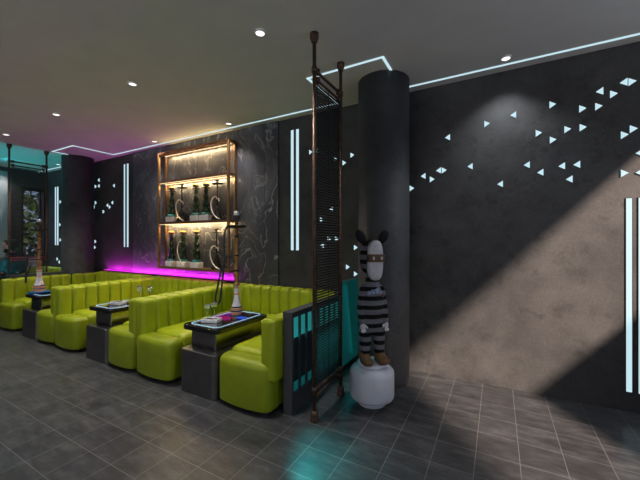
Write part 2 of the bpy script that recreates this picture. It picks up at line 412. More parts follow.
# ------------------------------------------------------------------ sofas
def channel_back(L, T, Zb, Zt, wch, endr=0.035):
    """channel-tufted back: length along +Y, front toward +X (x 0..T)"""
    b = NB(); n = max(1, round(L/wch)); per = 14; secs = []
    rt, rb = T*0.34, T*0.22
    def prof(ins, dep):
        x0, x1, z0, z1 = ins, T-ins-dep, Zb+ins, Zt-ins-dep*0.6
        r1, r2 = max(.01, rt-ins), max(.008, rb-ins); p = []
        for cx, cz, a0, r in ((x1-r2, z0+r2, -90, r2), (x1-r1, z1-r1, 0, r1), (x0+r2, z1-r2, 90, r2), (x0+.01, z0+.01, 180, .01)):
            for i in range(6):
                a = math.radians(a0+90*i/5); p.append((cx+r*math.cos(a), cz+r*math.sin(a)))
        return p
    ys = []
    for i in range(5):
        a = PI/2*i/4; ys.append((endr*(1-math.cos(a)) if i < 4 else endr, endr*(1-math.sin(a))))
    ends = [(e, ins) for e, ins in ys]
    mid = [endr+(L-2*endr)*k/(n*per) for k in range(1, n*per)]
    allp = ends + [(y, None) for y in mid] + [(L-e, ins) for e, ins in reversed(ends)]
    for y, ins in allp:
        if ins is None:
            t = ((y/L)*n) % 1.0
            dep = 0.008*abs(2*t-1)**3 + 0.06*abs(2*t-1)**12
            if y < 1.5*L/n/per+endr or y > L-1.5*L/n/per-endr: dep *= 0.3
            secs.append([(x, y, z) for x, z in prof(0, dep)])
        else: secs.append([(x, y, z) for x, z in prof(ins, 0)])
    rings(b, secs); return b
def side_sofa(x_back, facing, label, sh=0.0):
    """x_back = plane of the rear face of the back; facing +1 looks to +X, -1 to -X. Length along Y."""
    t = thing('booth_sofa', label, 'sofa', (x_back, 2.0, 0), group='lime green booth sofas')
    s = facing
    def X(a, c): return (min(a*s, c*s), max(a*s, c*s))
    bk = channel_back(0.945, 0.135, 0.28, 0.775, 0.157)
    if s < 0: bmesh.ops.scale(bk, vec=(-1, 1, 1), verts=bk.verts[:])
    obj('backrest', bk, M['green'], t, True)
    x0, x1 = X(0.035, 0.585)
    if sh: x0, x1 = (x0+sh, -0.003) if s < 0 else (x0, x1)
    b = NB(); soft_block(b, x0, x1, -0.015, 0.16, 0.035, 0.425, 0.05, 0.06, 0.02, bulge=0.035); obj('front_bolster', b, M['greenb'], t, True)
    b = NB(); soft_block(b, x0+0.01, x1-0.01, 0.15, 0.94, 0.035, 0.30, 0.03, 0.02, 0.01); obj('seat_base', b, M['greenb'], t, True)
    cx0, cx1 = X(0.12, 0.59)
    if sh: cx0, cx1 = (cx0+sh, cx1) if s < 0 else (cx0, cx1)
    b = NB(); soft_block(b, cx0, cx1, 0.125, 0.945, 0.295, 0.452, 0.06, 0.055, 0.03, crown=0.004); obj('seat_cushion', b, M['green'], t, True)
    px0, px1 = x0+.03, x1-.03
    b = NB(); bx(b, px0, px1, 0.05, 0.92, 0.0, 0.04); obj('plinth', b, M['plinth'], t)
    return t
side_sofa(-1.525, -1, 'right end green sofa backing onto the low slatted partition by the screen')
side_sofa(-3.335, +1, 'green sofa left of the nearest table, its channelled back facing the screen', 0.04)
side_sofa(-3.335, -1, 'green sofa right of the middle table, back to back with its neighbour', 0.09)
side_sofa(-5.13, +1, 'green sofa left of the middle table, its channelled back facing right', 0.04)
side_sofa(-5.13, -1, 'green sofa right of the farthest table, seen mostly from behind', 0.09)
side_sofa(-7.0, +1, 'leftmost green sofa behind the table with the pale hookah')
def bench(x0, x1, label):
    """corner bench: back along the wall and a short return back at each end"""
    L = x1-x0
    t = thing('booth_bench', label, 'bench', (x0, 3.46, 0), group='lime green wall benches')
    bk = channel_back(L-0.25, 0.15, 0.28, 0.795, 0.158, 0.01)
    bmesh.ops.rotate(bk, verts=bk.verts[:], cent=(0, 0, 0), matrix=Matrix.Rotation(-PI/2, 3, 'Z'))
    bmesh.ops.translate(bk, verts=bk.verts[:], vec=(0.125, 0, 0))
    obj('backrest', bk, M['green'], t, True)
    for s in (1, -1):
        rb = channel_back(0.51, 0.125, 0.28, 0.775, 0.157, 0.012)
        if s < 0: bmesh.ops.scale(rb, vec=(-1, 1, 1), verts=rb.verts[:])
        bmesh.ops.translate(rb, verts=rb.verts[:], vec=(0.0 if s > 0 else L, -0.512, 0))
        obj('return_back', rb, M['green'], t, True)
    b = NB(); soft_block(b, 0.12, L-0.12, -0.512, -0.13, 0.295, 0.450, 0.03, 0.045, 0.03, crown=0.004); obj('seat_cushion', b, M['green'], t, True)
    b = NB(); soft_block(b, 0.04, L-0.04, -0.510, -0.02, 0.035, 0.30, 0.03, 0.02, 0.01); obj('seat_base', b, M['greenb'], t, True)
    b = NB(); bx(b, 0.08, L-0.08, -0.48, -0.05, 0, 0.04); obj('plinth', b, M['plinth'], t)
bench(-3.332, -1.528, 'green channelled corner bench along the wall behind the nearest table')
bench(-5.127, -3.338, 'green channelled corner bench along the wall behind the middle table under the shelf')
bench(-6.88, -5.133, 'green channelled corner bench along the wall beside the left column')
bench(-9.38, -7.45, 'distant green bench on the teal wall beyond the left column')

# magenta light ledge behind the benches
t = thing('light_ledge', 'dark ledge with magenta light along the wall under the display shelf', 'ledge', (-5.05, 3.47, 0.812))
b = NB(); bx(b, -1.72, 1.74, -0.055, 0.005, -0.015, 0.0); obj('ledge_board', b, M['blackm'], t)
b = NB(); bx(b, -1.70, 1.72, -0.035, -0.022, 0.0, 0.010); obj('light_strip', b, M['magled'], t)
area('magenta_strip', (-5.05, 3.425, 0.828), (0, 0.6, 0.9), 3.4, 0.012, 20, MAGENTA)

# ------------------------------------------------------------------ tables
def booth_table(cx, label):
    t = thing('booth_table', label, 'table', (cx, 2.0, 0), group='black glass booth tables')
    b = NB(); soft_block(b, -0.268, 0.202, 0.025, 0.77, 0.555, 0.60, 0.06, 0.008, 0.006); obj('tabletop', b, M['gloss'], t)
    b = NB()
    o = rrect(-0.215, 0.149, 0.08, 0.715, 0.05)
    # rim: ordered outline
    ang = sorted(o, key=lambda p: math.atan2((p[1]-0.3975)/0.3175, (p[0]+.033)/0.182))
    tube(b, [(p[0], p[1], 0.6005) for p in ang], 0.0042, 6, closed=True); obj('light_rim', b, M['rim'], t)
    b = NB(); soft_block(b, -0.19, 0.135, 0.08, 0.73, 0.39, 0.556, 0.012, 0.004, 0.004); obj('stem', b, M['mirror'], t)
    b = NB(); soft_block(b, -0.235, 0.235, -0.02, 0.80, 0.0, 0.39, 0.05, 0.012, 0.004); obj('base', b, M['steel'], t)
    return t
booth_table(-2.37, 'nearest black table with glowing rim, a tray and a tall hookah on it')
booth_table(-4.08, 'middle black table with glowing rim and two stemmed glasses')
booth_table(-5.87, 'farthest black table carrying the pale hookah on a blue tray')

# ------------------------------------------------------------------ table things
M['porc'] = mat('pale_porcelain', (0.62, 0.60, 0.66), 0.3, var=0.08)
M['wood'] = mat('gold_brown_stem', (0.25, 0.12, 0.036), 0.4, metal=0.2, var=0.3, scale=30)
M['orange'] = mat('orange_band', (0.75, 0.22, 0.06), 0.4, var=0.1)
M['hose'] = mat('black_hose', (0.02, 0.02, 0.024), 0.45, var=0.1)
M['clay'] = mat('dark_clay', (0.05, 0.035, 0.03), 0.6, var=0.3)
M['foil'] = mat('silver_foil', (0.75, 0.75, 0.78), 0.3, metal=0.8, var=0.1)
def table_hookah(name, loc, label, vz_, tz_, rv, rs, hose_pts, tip_r):
    """vz_ = height of the vase, tz_ = height of the ash tray, rv = vase radius factor"""
    t = thing(name, label, 'hookah', loc)
    def mz(z): return z*vz_/.284 if z <= .284 else (vz_+(z-.284)*(tz_-vz_)/(.79-.284) if z <= .79 else z-.79+tz_)
    def lathe(bm, prof, n): return globals()['lathe'](bm, [(r*(rv if z < .284 else rs if z < .78 else 1), mz(z)) for r, z in prof], n)
    b = NB(); lathe(b, [(.02, 0), (.075, 0), (.085, .012), (.086, .05), (.078, .075), (.06, .105), (.045, .15), (.038, .21), (.037, .27), (.041, .282), (.02, .284)], 28); vz = obj('vase', b, M['porc'], t, True)
    b = NB()
    for z, r, mm in ((.022, .0875, 'orange'), (.042, .0875, 'blackm'), (.060, .0865, 'orange'), (.078, .080, 'blackm'), (.20, .040, 'orange'), (.262, .0388, 'orange')):
        b = NB(); lathe(b, [(r-.006, z-.006), (r+.001, z-.006), (r+.001, z+.006), (r-.006, z+.006)], 28); obj('vase_band', b, M[mm], vz)
    b = NB(); lathe(b, [(.03, .282), (.05, .284), (.05, .292), (.028, .30), (.025, .34), (.036, .36), (.037, .39), (.024, .41), (.022, .50), (.032, .515), (.032, .535), (.021, .55), (.021, .66), (.030, .675), (.030, .70), (.018, .715), (.018, .78), (.012, .79)], 20); obj('stem', b, M['wood'], t, True)
    for z in (.413, .545, .71):
        b = NB(); lathe(b, [(.015, z-.008), (.030, z-.008), (.032, z), (.030, z+.008), (.015, z+.008)], 20); obj('collar', b, M['blackm'], t, True)
    b = NB(); lathe(b, [(.012, .781), (.04, .783), (.09, .788), (.105, .80), (.105, .812), (.085, .806), (.012, .803)], 28); obj('ash_tray', b, M['blackm'], t, True)
    b = NB(); lathe(b, [(.014, .79), (.018, .82), (.014, .85), (.032, .875), (.040, .91), (.040, .918), (.02, .915)], 20); obj('bowl', b, M['clay'], t, True)
    b = NB(); lathe(b, [(.028, .915), (.032, .93), (.026, .955), (.012, .965)], 14); obj('foil_cap', b, M['foil'], t, True)
    b = NB(); tube(b, spline(hose_pts, 8), 0.011, 8); h = obj('hose', b, M['hose'], t, True)
    p = hose_pts[-1]; q = hose_pts[-2]; d = (Vector(p)-Vector(q)).normalized()
    b = NB(); tube(b, [Vector(p), Vector(p)+d*tip_r], [0.013, 0.008], 8); obj('mouthpiece', b, M['steel'], h, True)
    return t
# nearest table hookah: hose leaves the head to the left, drops, loops and comes back to the port
cvec = Vector((CA, SA, 0))                                        # to the right as the photo was taken
def hp(a, z, d=0.0):
    v = cvec*a + Vector((-SA, CA, 0))*d; return (v.x, v.y, z)
table_hookah('hookah', (-2.45, 2.57, 0.60), 'tall hookah with pale vase and golden stem on the nearest table', 0.315, 0.935, 0.68, 0.78,
             [hp(-.02, .56), hp(-.075, .62), hp(-.12, .60), hp(-.17, .45), hp(-.215, .24), hp(-.225, .15), hp(-.20, .12, -.02), hp(-.165, .17, -.04), hp(-.14, .40, -.03), hp(-.125, .60, -.02), hp(-.135, .80), hp(-.12, .91), hp(-.07, .95), hp(-.03, .935)], 0.01)
table_hookah('hookah', (-6.05, 2.17, 0.622), 'hookah with pale vase on a blue tray on the farthest table', 0.335, 0.92, 0.86, 0.9,
             [hp(-.02, .61), hp(-.09, .655), hp(-.15, .585), hp(-.19, .42), hp(-.20, .235), hp(-.185, .14, -.02), hp(-.16, .235, -.03), hp(-.13, .39, 0)], 0.05)
M['blue'] = mat('blue_tray', (0.03, 0.16, 0.42), 0.25, var=0.1)
b = NB(); lathe(b, [(.02, 0), (.125, 0), (.138, .016), (.141, .018), (.138, .020), (.123, .006), (.02, .006)], 32); tag(obj('round_tray', b, M['blue'], smooth=True, loc=(-6.05, 2.17, 0.602)), 'round blue tray under the pale hookah on the farthest table', 'tray')
# ashtray on nearest table
M['alu'] = mat('brushed_aluminium', (0.80, 0.80, 0.82), 0.35, metal=0.2, var=0.1)
def ashtray(loc, rz, label):
    t = thing('ashtray', label, 'ashtray', loc, rz)
    b = NB()
    R = [[(p[0], p[1], z) for p in rrect(-.085+i, .085-i, -.055+i, .055-i, .012)] for i, z in ((.004, 0), (0, .004), (0, .03), (.003, .033), (.012, .033), (.015, .012), (.03, .009))]
    rings(b, R); obj('dish', b, M['alu'], t)
    b = NB(); soft_block(b, -.05, .05, -.022, .022, .010, .030, .008, .004, .002); obj('coal_box', b, M['blackm'], t)
    return t
ashtray((-2.44, 2.22, 0.602), 0.35, 'silver rectangular ashtray near the front of the nearest table')
M['bluelit'] = mat('blue_coaster', (0.02, 0.10, 0.75), 0.3, var=0.1)
b = NB(); soft_block(b, -.05, .05, -.04, .04, 0, .012, .012, .004, .002); tag(obj('coaster', b, M['bluelit'], loc=(-2.27, 2.46, 0.602)), 'bright blue coaster right of the hookah on the nearest table', 'coaster')
M['glass'] = mat('clear_glass', (0.85, 0.92, 0.95), 0.02, var=0, trans=0.92, ior=1.35)
def wine_glass(loc, label, grp, hgt=0.17):
    t = thing('stemmed_glass', label, 'glass', loc, group=grp)
    b = NB(); lathe(b, [(.004, .085), (.02, .09), (.032, .11), (.034, .14), (.028, hgt), (.026, hgt), (.031, .14), (.029, .112), (.004, .092)], 20); obj('bowl', b, M['glass'], t, True)
    b = NB(); lathe(b, [(.03, 0), (.031, .003), (.006, .008), (.004, .02), (.004, .086)], 16); obj('foot', b, M['glass'], t, True)
wine_glass((-4.23, 2.60, .601), 'clear stemmed glass at the back of the middle table, left of two', 'glasses on the middle table', .18)
wine_glass((-4.08, 2.65, .601), 'clear stemmed glass at the back of the middle table, right of two', 'glasses on the middle table', .18)
wine_glass((-2.585, 2.30, .601), 'clear glass on the nearest table, left of two behind the ashtray', 'glasses on the nearest table', .13)
wine_glass((-2.60, 2.40, .601), 'clear glass on the nearest table, right of two behind the ashtray', 'glasses on the nearest table', .13)
ashtray((-4.12, 2.26, 0.602), 0.2, 'silver ashtray lying on the middle table')

# ------------------------------------------------------------------ display shelf
SX0, SX1, SY0, SY1 = -4.90, -3.31, 3.315, 3.475
t = thing('display_shelf', 'copper framed wall shelf with warm lights, holding small hookahs', 'shelf', ((SX0+SX1)/2, SY1, 0.93))
sh = Vector(t.location)
def loc(bm): bmesh.ops.translate(bm, vec=-sh, verts=bm.verts[:]); return bm
pw = 0.032
for x in (SX0, SX1-pw):
    for y in (SY0, SY1-pw):
        b = NB(); bx(b, x, x+pw, y, y+pw, 0.93, 2.83, 0.003); obj('post', loc(b), M['copper'], t)
b = NB()
for y in (SY0, SY1-pw): bx(b, SX0+pw, SX1-pw, y, y+pw, 2.795, 2.83, 0.003)
for x in (SX0, SX1-pw): bx(b, x, x+pw, SY0+pw, SY1-pw, 2.795, 2.83, 0.003)
obj('top_frame', loc(b), M['copper'], t)
b = NB()
for k in range(5): x = SX0+.25+k*(SX1-SX0-.5)/4; bx(b, x-.012, x+.012, SY0+pw, SY1-pw, 2.80, 2.82)
obj('top_slats', loc(b), M['copper'], t)
SHZ = (0.955, 1.675, 2.345)
for z in SHZ:
    b = NB(); bx(b, SX0+0.004, SX1-0.004, SY0+0.003, SY1-0.003, z-0.018, z+0.018, 0.002); obj('shelf_board', loc(b), M['walnut'], t)
for z in (2.798, 2.325, 1.655):
    b = NB(); bx(b, SX0+0.05, SX1-0.05, SY1-0.055, SY1-0.04, z-0.010, z-0.001); obj('light_strip', loc(b), M['warmled'], t)
    if z < 2.7:  # added front strip and lamp, only there to light the hookah bases
        b = NB(); bx(b, SX0+0.05, SX1-0.05, SY0+0.008, SY0+0.014, z-0.008, z-0.001); obj('light_strip', loc(b), M['warmled'], t)
        area('shelf_front_fill', ((SX0+SX1)/2, SY0+0.012, z-0.012), (0, 0.45, -1), 1.45, 0.012, 4, WARM)
    area('shelf_strip', ((SX0+SX1)/2, SY1-0.06, z-0.016), (0, 0.25, -1), 1.45, 0.02, 8, WARM)
area('shelf_strip_up', ((SX0+SX1)/2, SY1-0.08, 2.835), (0, -0.5, 1), 1.4, 0.02, 1.2, WARM)

# small hookahs on the shelf
M['dkgreen'] = mat('dark_green_glass', (0.008, 0.030, 0.014), 0.25, var=0.4, scale=40)
M['cube'] = mat('frosted_white_base', (0.86, 0.80, 0.80), 0.4, var=0.05)
M['teal'] = mat('teal_ring', (0.03, 0.22, 0.22), 0.35, var=0.1)
M['coal'] = mat('amber_coals', (0.75, 0.32, 0.05), 0.6, var=0.4, scale=60)
M['cream'] = mat('cream_hose', (0.62, 0.55, 0.50), 0.5, var=0.1)
def cube_hookah(x, z, label, rz, hose=False):
    t = thing('small_hookah', label, 'hookah', (x, 3.395, z), rz, group='small hookahs on the display shelf')
    b = NB(); rings(b, [[(p[0], p[1], zz) for p in rrect(-a, a, -a*.62, a*.62, .008)] for a, zz in ((.082, 0), (.086, .003), (.090, .082), (.07, .086))]); obj('base', b, M['cube'], t)
    b = NB(); lathe(b, [(.03, .086), (.062, .087), (.064, .10), (.058, .12), (.03, .122)], 20); obj('ring', b, M['teal'], t, True)
    b = NB(); prof = []
    for i in range(34):
        f = i/33; prof.append((.030*(1-f)+.022+.009*math.sin(f*22), .12+f*.37))
    lathe(b, prof, 16, 0, 0, 1, .8); obj('stem', b, M['dkgreen'], t, True)
    b = NB()
    for i in range(110):
        a = random.uniform(0, 2*PI); f = random.random(); r = .048*(1-f)+.026; zz = .135+.33*f
        p = Vector((r*math.cos(a), r*math.sin(a)*.7, zz)); d = Vector((math.cos(a+.6), .6*math.sin(a+.6), .8))*.024; n = Vector((-math.sin(a), .7*math.cos(a), .4))*.011
        vs = [b.verts.new(p+q) for q in (-d, n, d, -n)]; b.faces.new(vs)
    obj('leaf_relief', b, M['dkgreen'], t)
    b = NB(); lathe(b, [(.012, .484), (.068, .487), (.078, .496), (.076, .500), (.012, .497)], 22, 0, 0, 1, .75); obj('ash_tray', b, M['blackm'], t, True)
    b = NB(); lathe(b, [(.014, .496), (.024, .515), (.046, .535), (.052, .552), (.02, .55)], 16); obj('bowl', b, M['clay'], t, True)
    b = NB()
    for i in range(6): ball(b, (.030*math.cos(i*1.05), .028*math.sin(i*1.05), .556), .021, n=1)
    obj('coals', b, M['coal'], t)
    if hose:
        b = NB(); tube(b, spline([(.0, -.03, .40), (-.03, -.045, .40), (-.06, -.05, .34), (-.062, -.058, .25), (-.02, -.062, .14), (.05, -.064, .05), (.085, -.066, .015)], 8), .008, 8); obj('hose', b, M['cream'], t, True)
def hose_hookah(x, z, label):
    t = thing('small_hookah', label, 'hookah', (x, 3.395, z), 0, group='small hookahs on the display shelf')
    b = NB(); lathe(b, [(.03, 0), (.083, 0), (.085, .01), (.06, .07), (.036, .14), (.022, .20), (.012, .21)], 24); obj('vase', b, M['blackm'], t, True)
    b = NB(); lathe(b, [(.012, .2), (.014, .34), (.02, .35), (.012, .365), (.012, .555), (.006, .56)], 14); obj('stem', b, M['blackm'], t, True)
    b = NB(); lathe(b, [(.012, .525), (.085, .53), (.096, .539), (.094, .543), (.012, .537)], 24, 0, 0, 1, .7); obj('ash_tray', b, M['blackm'], t, True)
    b = NB(); lathe(b, [(.012, .555), (.016, .57), (.034, .585), (.036, .60), (.015, .598)], 16); obj('bowl', b, M['clay'], t, True)
    b = NB(); tube(b, spline([(.01, -.02, .31), (.06, -.03, .31), (.075, -.04, .27)], 6), .008, 8); tube(b, spline([(.01, -.02, .31), (.03, -.045, .335), (-.02, -.05, .335), (-.066, -.055, .28), (-.066, -.06, .20), (-.02, -.065, .10), (.06, -.068, .03), (.125, -.065, .012)], 8), .009, 8); obj('hose', b, M['cream'], t, True)
zu, zl = SHZ[1]+.018, SHZ[0]+.018
cube_hookah(-4.645, zu, 'green hookah on a white block base, leftmost on the upper shelf', .1)
hose_hookah(-4.40, zu, 'black hookah with curved cream hose, left one on the upper shelf')
cube_hookah(-4.07, zu, 'green hookah on a white block base, middle of the upper shelf', -.1)
cube_hookah(-3.85, zu, 'green hookah on a white block base, right of the middle one on the upper shelf', .15)
hose_hookah(-3.615, zu, 'black hookah with curved cream hose, right end of the upper shelf')
cube_hookah(-4.66, zl, 'green hookah on a white block base, leftmost on the lower shelf', -.1)
cube_hookah(-4.06, zl, 'green hookah on a white block base, right one on the lower shelf', .05)
hose_hookah(-3.63, zl, 'black hookah with curved cream hose, right end of the lower shelf')
cube_hookah(-4.37, zl, 'green hookah on a white block base, second from left on the lower shelf', .1, True)

# ------------------------------------------------------------------ metal screens (floor-to-ceiling pipes with thin slats)
def pipe_screen(x, y0, y1, label, extra=False):
    t = thing('pipe_screen', label, 'screen', (x, (y0+y1)/2, 0), group='floor-to-ceiling pipe screens')
    hy = (y1-y0)/2
    for s in (-1, 1):
        b = NB(); lathe(b, [(.0145, .0), (.0145, H)], 16, 0, s*hy); p = obj('post', b, M['bronze'], t, True)
        b = NB(); lathe(b, [(.03, 0), (.036, .0), (.037, .018), (.028, .03), (.031, .05), (.025, .075), (.0145, .08)], 20, 0, s*hy); obj('foot', b, M['bronze'], p, True)
        b = NB(); lathe(b, [(.0145, H-.075), (.024, H-.07), (.025, H-.05), (.032, H-.046), (.035, H-.02), (.034, H-.001), (.02, H-.001)], 20, 0, s*hy); obj('ceiling_cap', b, M['bronze'], p, True)
        b = NB()
        for z in (0.24, 2.72): lathe(b, [(.0145, z-.022), (.021, z-.02), (.021, z+.02), (.0145, z+.022)], 16, 0, s*hy)
        obj('collar', b, M['bronze'], p, True)
    for nm, zs in (('top_rail', (2.72, 2.655)), ('bottom_rail', (0.24, 0.19))):
        for i, z in enumerate(zs):
            b = NB(); e = hy if i == 0 else hy-.03
            tube(b, [(0, -e, z), (0, e, z)], .0105 if i else .0125, 12)
            for s in (-1, 1): lathe(b, [(.012, z-.022), (.022, z-.02), (.022, z+.02), (.012, z+.022)], 12, 0, s*(hy-.045))
            obj(nm, b, M['bronze'], t, True)
    b = NB(); z = 0.27
    while z < 2.63:
        bx(b, -.004, .004, -hy+.03, hy-.03, z, z+.011); z += .0215
    for s in (-1, 0, 1): bx(b, -.003, .003, s*(hy-.04)-.002, s*(hy-.04)+.002, .2, 2.66)
    o = obj('slat_infill', b, M['blackm'], t); o['kind'] = 'stuff'
    if extra:
        for z in (1.06, 1.10):
            b = NB(); tube(b, [(-.0, -hy, z), (-.0, hy, z)], .008, 10); obj('middle_rail', b, M['magrail'], t, True)
M['magrail'] = mat('red_rail', (0.28, 0.02, 0.05), 0.4, var=0.1)
pipe_screen(-1.24, 2.146, 2.623, 'floor-to-ceiling bronze pipe screen with thin black slats beside the striped figure')
pipe_screen(-7.12, 2.155, 2.66, 'distant bronze pipe screen beyond the leftmost green sofa', True)

# low partitions
def partition(x0, x1, s, label, lab_far, strong):
    """light side faces s*X"""
    y0, y1, zt = 2.12, 3.05, 0.82
    t = thing('low_partition', label, 'partition', ((x0+x1)/2, y0, 0)); hx = (x1-x0)/2; L = y1-y0
    b = NB()
    bx(b, -hx, hx, 0, .026, 0, zt-.045, .002); bx(b, -hx, hx, L-.03, L, 0, zt-.045, .002)
    bx(b, -hx, hx, .03, L-.03, 0, .16, .002); bx(b, -hx, -hx+.012, .03, L-.03, .16, zt-.045) if s > 0 else bx(b, hx-.012, hx, .03, L-.03, .16, zt-.045)
    obj('frame', b, M['slate'], t)
    b = NB(); bx(b, -hx-.004, hx+.004, -.004, L+.004, zt-.045, zt, .003); obj('top_cap', b, M['slate'], t)
    y = .03
    while y+.12 < L:
        y += .082; b = NB(); bx(b, s*hx-.014 if s > 0 else s*hx, s*hx if s > 0 else s*hx+.014, y, y+.022, .16, zt-.045); obj('mullion', b, M['slate'], t); y += .026
    for z0, z1, m in ((.60, .765, M['cyanled']), (.165, .24, M['cyanlow'])):
        b = NB(); xx = hx-.022 if s > 0 else -hx+.022
        bx(b, xx-.002, xx+.002, .032, L-.032, z0, z1); obj('light_panel', b, m, t)
partition(-1.515, -1.43, 1, 'low dark partition with teal lit slots behind the right end sofa', '', 1)
partition(-7.085, -7.005, -1, 'low dark partition behind the leftmost green sofa', '', 1)
M['painted_glow'] = mat('teal_light_as_glow', (0.02, 0.13, 0.13), 0.35, var=0.2, scale=3, emit=(0.004, 0.11, 0.105), es=0.25)  # teal light falling on the pier is put into this colour and glow
t = thing('wall_pier', 'short pier against the wall behind the striped figure, teal light painted on as glow', 'pier', (-1.475, 3.28, 0))
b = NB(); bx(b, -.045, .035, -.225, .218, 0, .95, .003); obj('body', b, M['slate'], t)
b = NB(); bx(b, .035, .045, -.222, .216, .06, .957, .002); obj('painted_glow_face', b, M['painted_glow'], t)
area('pier_teal_fill', (-1.425, 3.28, 0.5), (1, -0.5, -0.1), 0.4, 0.8, 0.9, CYAN)  # added lamp that spreads the painted glow; the pier itself is no lamp
area('partition_cyan_slots', (-1.425, 2.6, 0.66), (1, 0, -0.35), 0.85, 0.14, 0.6, CYAN)
area('partition_cyan_floor', (-1.424, 2.2, 0.68), (0.5, -0.28, -0.68), 0.10, 0.12, 1.0, CYAN, 50)
area('far_cove_cyan', (-7.155, 2.405, 0.30), (-0.3, 0, 1), 0.02, 0.40, 9, CYAN, 80)
area('far_bay_cyan_fill', (-8.40, 2.5, 2.95), (-0.8, 0.55, -0.7), 0.10, 0.9, 5, (0.05, 0.7, 0.8))  # added lamp without a fixture, turns the end wall teal behind the man

# ------------------------------------------------------------------ pedestal and striped figure
PXY = (-0.946, 2.631)
t = thing('round_pedestal', 'glossy white round pedestal under the striped figure', 'pedestal', PXY+(0,))
b = NB(); lathe(b, [(.10, .0), (.115, .0), (.118, .01), (.10, .05), (.09, .055)], 32); obj('foot', b, M['ped'], t, True)
b = NB(); lathe(b, [(.05, .05), (.165, .052), (.178, .058), (.186, .072), (.188, .09), (.188, .265), (.184, .285), (.172, .302), (.13, .325), (.10, .33)], 48); obj('drum', b, M['ped'], t, True)
b = NB(); lathe(b, [(.08, .326), (.125, .330), (.130, .340), (.128, .350), (.11, .353)], 40); obj('top_disc', b, M['ped'], t, True)
def stripe_mat():
    m = mat('striped_cloth', (0.1,)*3, 0.7, var=0, spec=0.15); N, L, b_ = nodes(m)
    tc = N.new('ShaderNodeTexCoord'); sp = N.new('ShaderNodeSeparateXYZ'); L.new(tc.outputs['Object'], sp.inputs[0])
    mm = N.new('ShaderNodeMath'); mm.operation = 'MULTIPLY'; mm.inputs[1].default_value = 1/0.077; L.new(sp.outputs['Z'], mm.inputs[0])
    fr = N.new('ShaderNodeMath'); fr.operation = 'FRACT'; L.new(mm.outputs[0], fr.inputs[0])
    c = ramp(N, L, fr.outputs[0], [(0.0, (0.004,)*3), (0.42, (0.004,)*3), (0.47, (0.12, 0.12, 0.145)), (0.95, (0.12, 0.12, 0.145)), (1.0, (0.004,)*3)])
    L.new(c, b_.inputs['Base Color']); bumpn(N, L, b_, noise(N, L, tc.outputs['Object'], 140, 3), 0.15, 0.003); return m
M['stripe'] = stripe_mat()
M['black'] = mat('matt_black', (0.005,)*3, 0.6, var=0.2, spec=0.2)
M['face'] = mat('pale_grey_mask', (0.42, 0.42, 0.45), 0.45, var=0.12, scale=50)
M['band'] = mat('brown_band', (0.085, 0.045, 0.018), 0.6, var=0.15)
M['shoe'] = mat('brown_shoe', (0.13, 0.062, 0.022), 0.55, var=0.2)
FRZ = math.radians(43)
t = thing('striped_figure', 'toy figure statue in striped clothes with black ears and pale mask on white pedestal', 'statue', PXY+(0.353,), FRZ)
# local: faces -Y, x to the photo's right
b = NB()
for i in range(9):
    f = i/8; z = .30+f*.38
    w = .104 + .012*math.sin(f*PI) - .035*max(0, f-.7)/.3; ball(b, (0, 0, z), w, w*.74, .06, 2)
limb(b, (-.062, 0, .33), (-.066, -.005, .085), .062, .044); limb(b, (.062, 0, .33), (.066, -.005, .085), .062, .044)
limb(b, (-.075, 0, .62), (-.106, -.012, .46), .042, .036); limb(b, (-.106, -.012, .46), (-.102, -.04, .35), .036, .032)
limb(b, (.075, 0, .62), (.106, -.012, .46), .042, .036); limb(b, (.106, -.012, .46), (.102, -.04, .35), .036, .032)
limb(b, (0, 0, .68), (0, 0, .76), .05, .05)
remesh(obj('body', b, M['stripe'], t), 0.009, 4)
b = NB()
ball(b, (0, .01, .88), .105, .098, .155, 3); ball(b, (0, .01, .92), .105, .098, .13, 3)
remesh(obj('head', b, M['stripe'], t), 0.009, 4)
for s in (-1, 1):
    b = NB(); ball(b, (s*.105, .0, 1.075), .040, .024, .068, 3, Matrix.Rotation(s*0.5, 4, 'Y')); obj('ear', b, M['black'], t, True)
b = NB(); ball(b, (0, .012, 1.0), .085, .085, .055, 3); obj('cap', b, M['black'], t, True)
b = NB()   # mask: superellipse plate following the head
R = []
for k, (ins, y) in enumerate(((.0, -.055), (0, -.088), (.006, -.102), (.02, -.112), (.05, -.118))):
    ring = []
    for i in range(40):
        a = 2*PI*i/40; ca, sa_ = math.cos(a), math.sin(a); e = 0.72
        ring.append((math.copysign(abs(ca)**e, ca)*(.069-ins), y+abs(ca)*.012, .875+math.copysign(abs(sa_)**e, sa_)*(.168-ins*1.4)))
    R.append(ring)
rings(b, R); obj('mask', b, M['face'], t, True)
b = NB(); R = []
for i in range(25):                                     # band wraps only the mask
    x = -.074+.148*i/24; yo = -.112+.02*abs(x/.074)**3; yi = -.060
    R.append([(x, yi, .863), (x, yo-.006, .863), (x, yo-.010, .867), (x, yo-.010, .924), (x, yo-.006, .928), (x, yi, .928)])
rings(b, R); obj('eye_band', b, M['band'], t, True)
for s in (-1, 1):
    b = NB(); ball(b, (s*.036, -.121, .895), .010, .006, .015, 2); obj('eye', b, M['face'], t, True)
M['paint'] = mat('painted_motif', (0.20, 0.24, 0.36), 0.5, var=0.6, scale=45)
b = NB()
for x, z, r in ((-.05, .60, .020), (-.02, .612, .022), (.012, .615, .024), (.045, .605, .022), (.03, .632, .018)): ball(b, (x, -.078+abs(x)*.35, z), r, .012, r, 2)
obj('chest_motif', b, M['paint'], t, True)
b = NB(); ball(b, (.072, -.058, .575), .017, .012, .017, 2); obj('badge', b, M['band'], t, True)
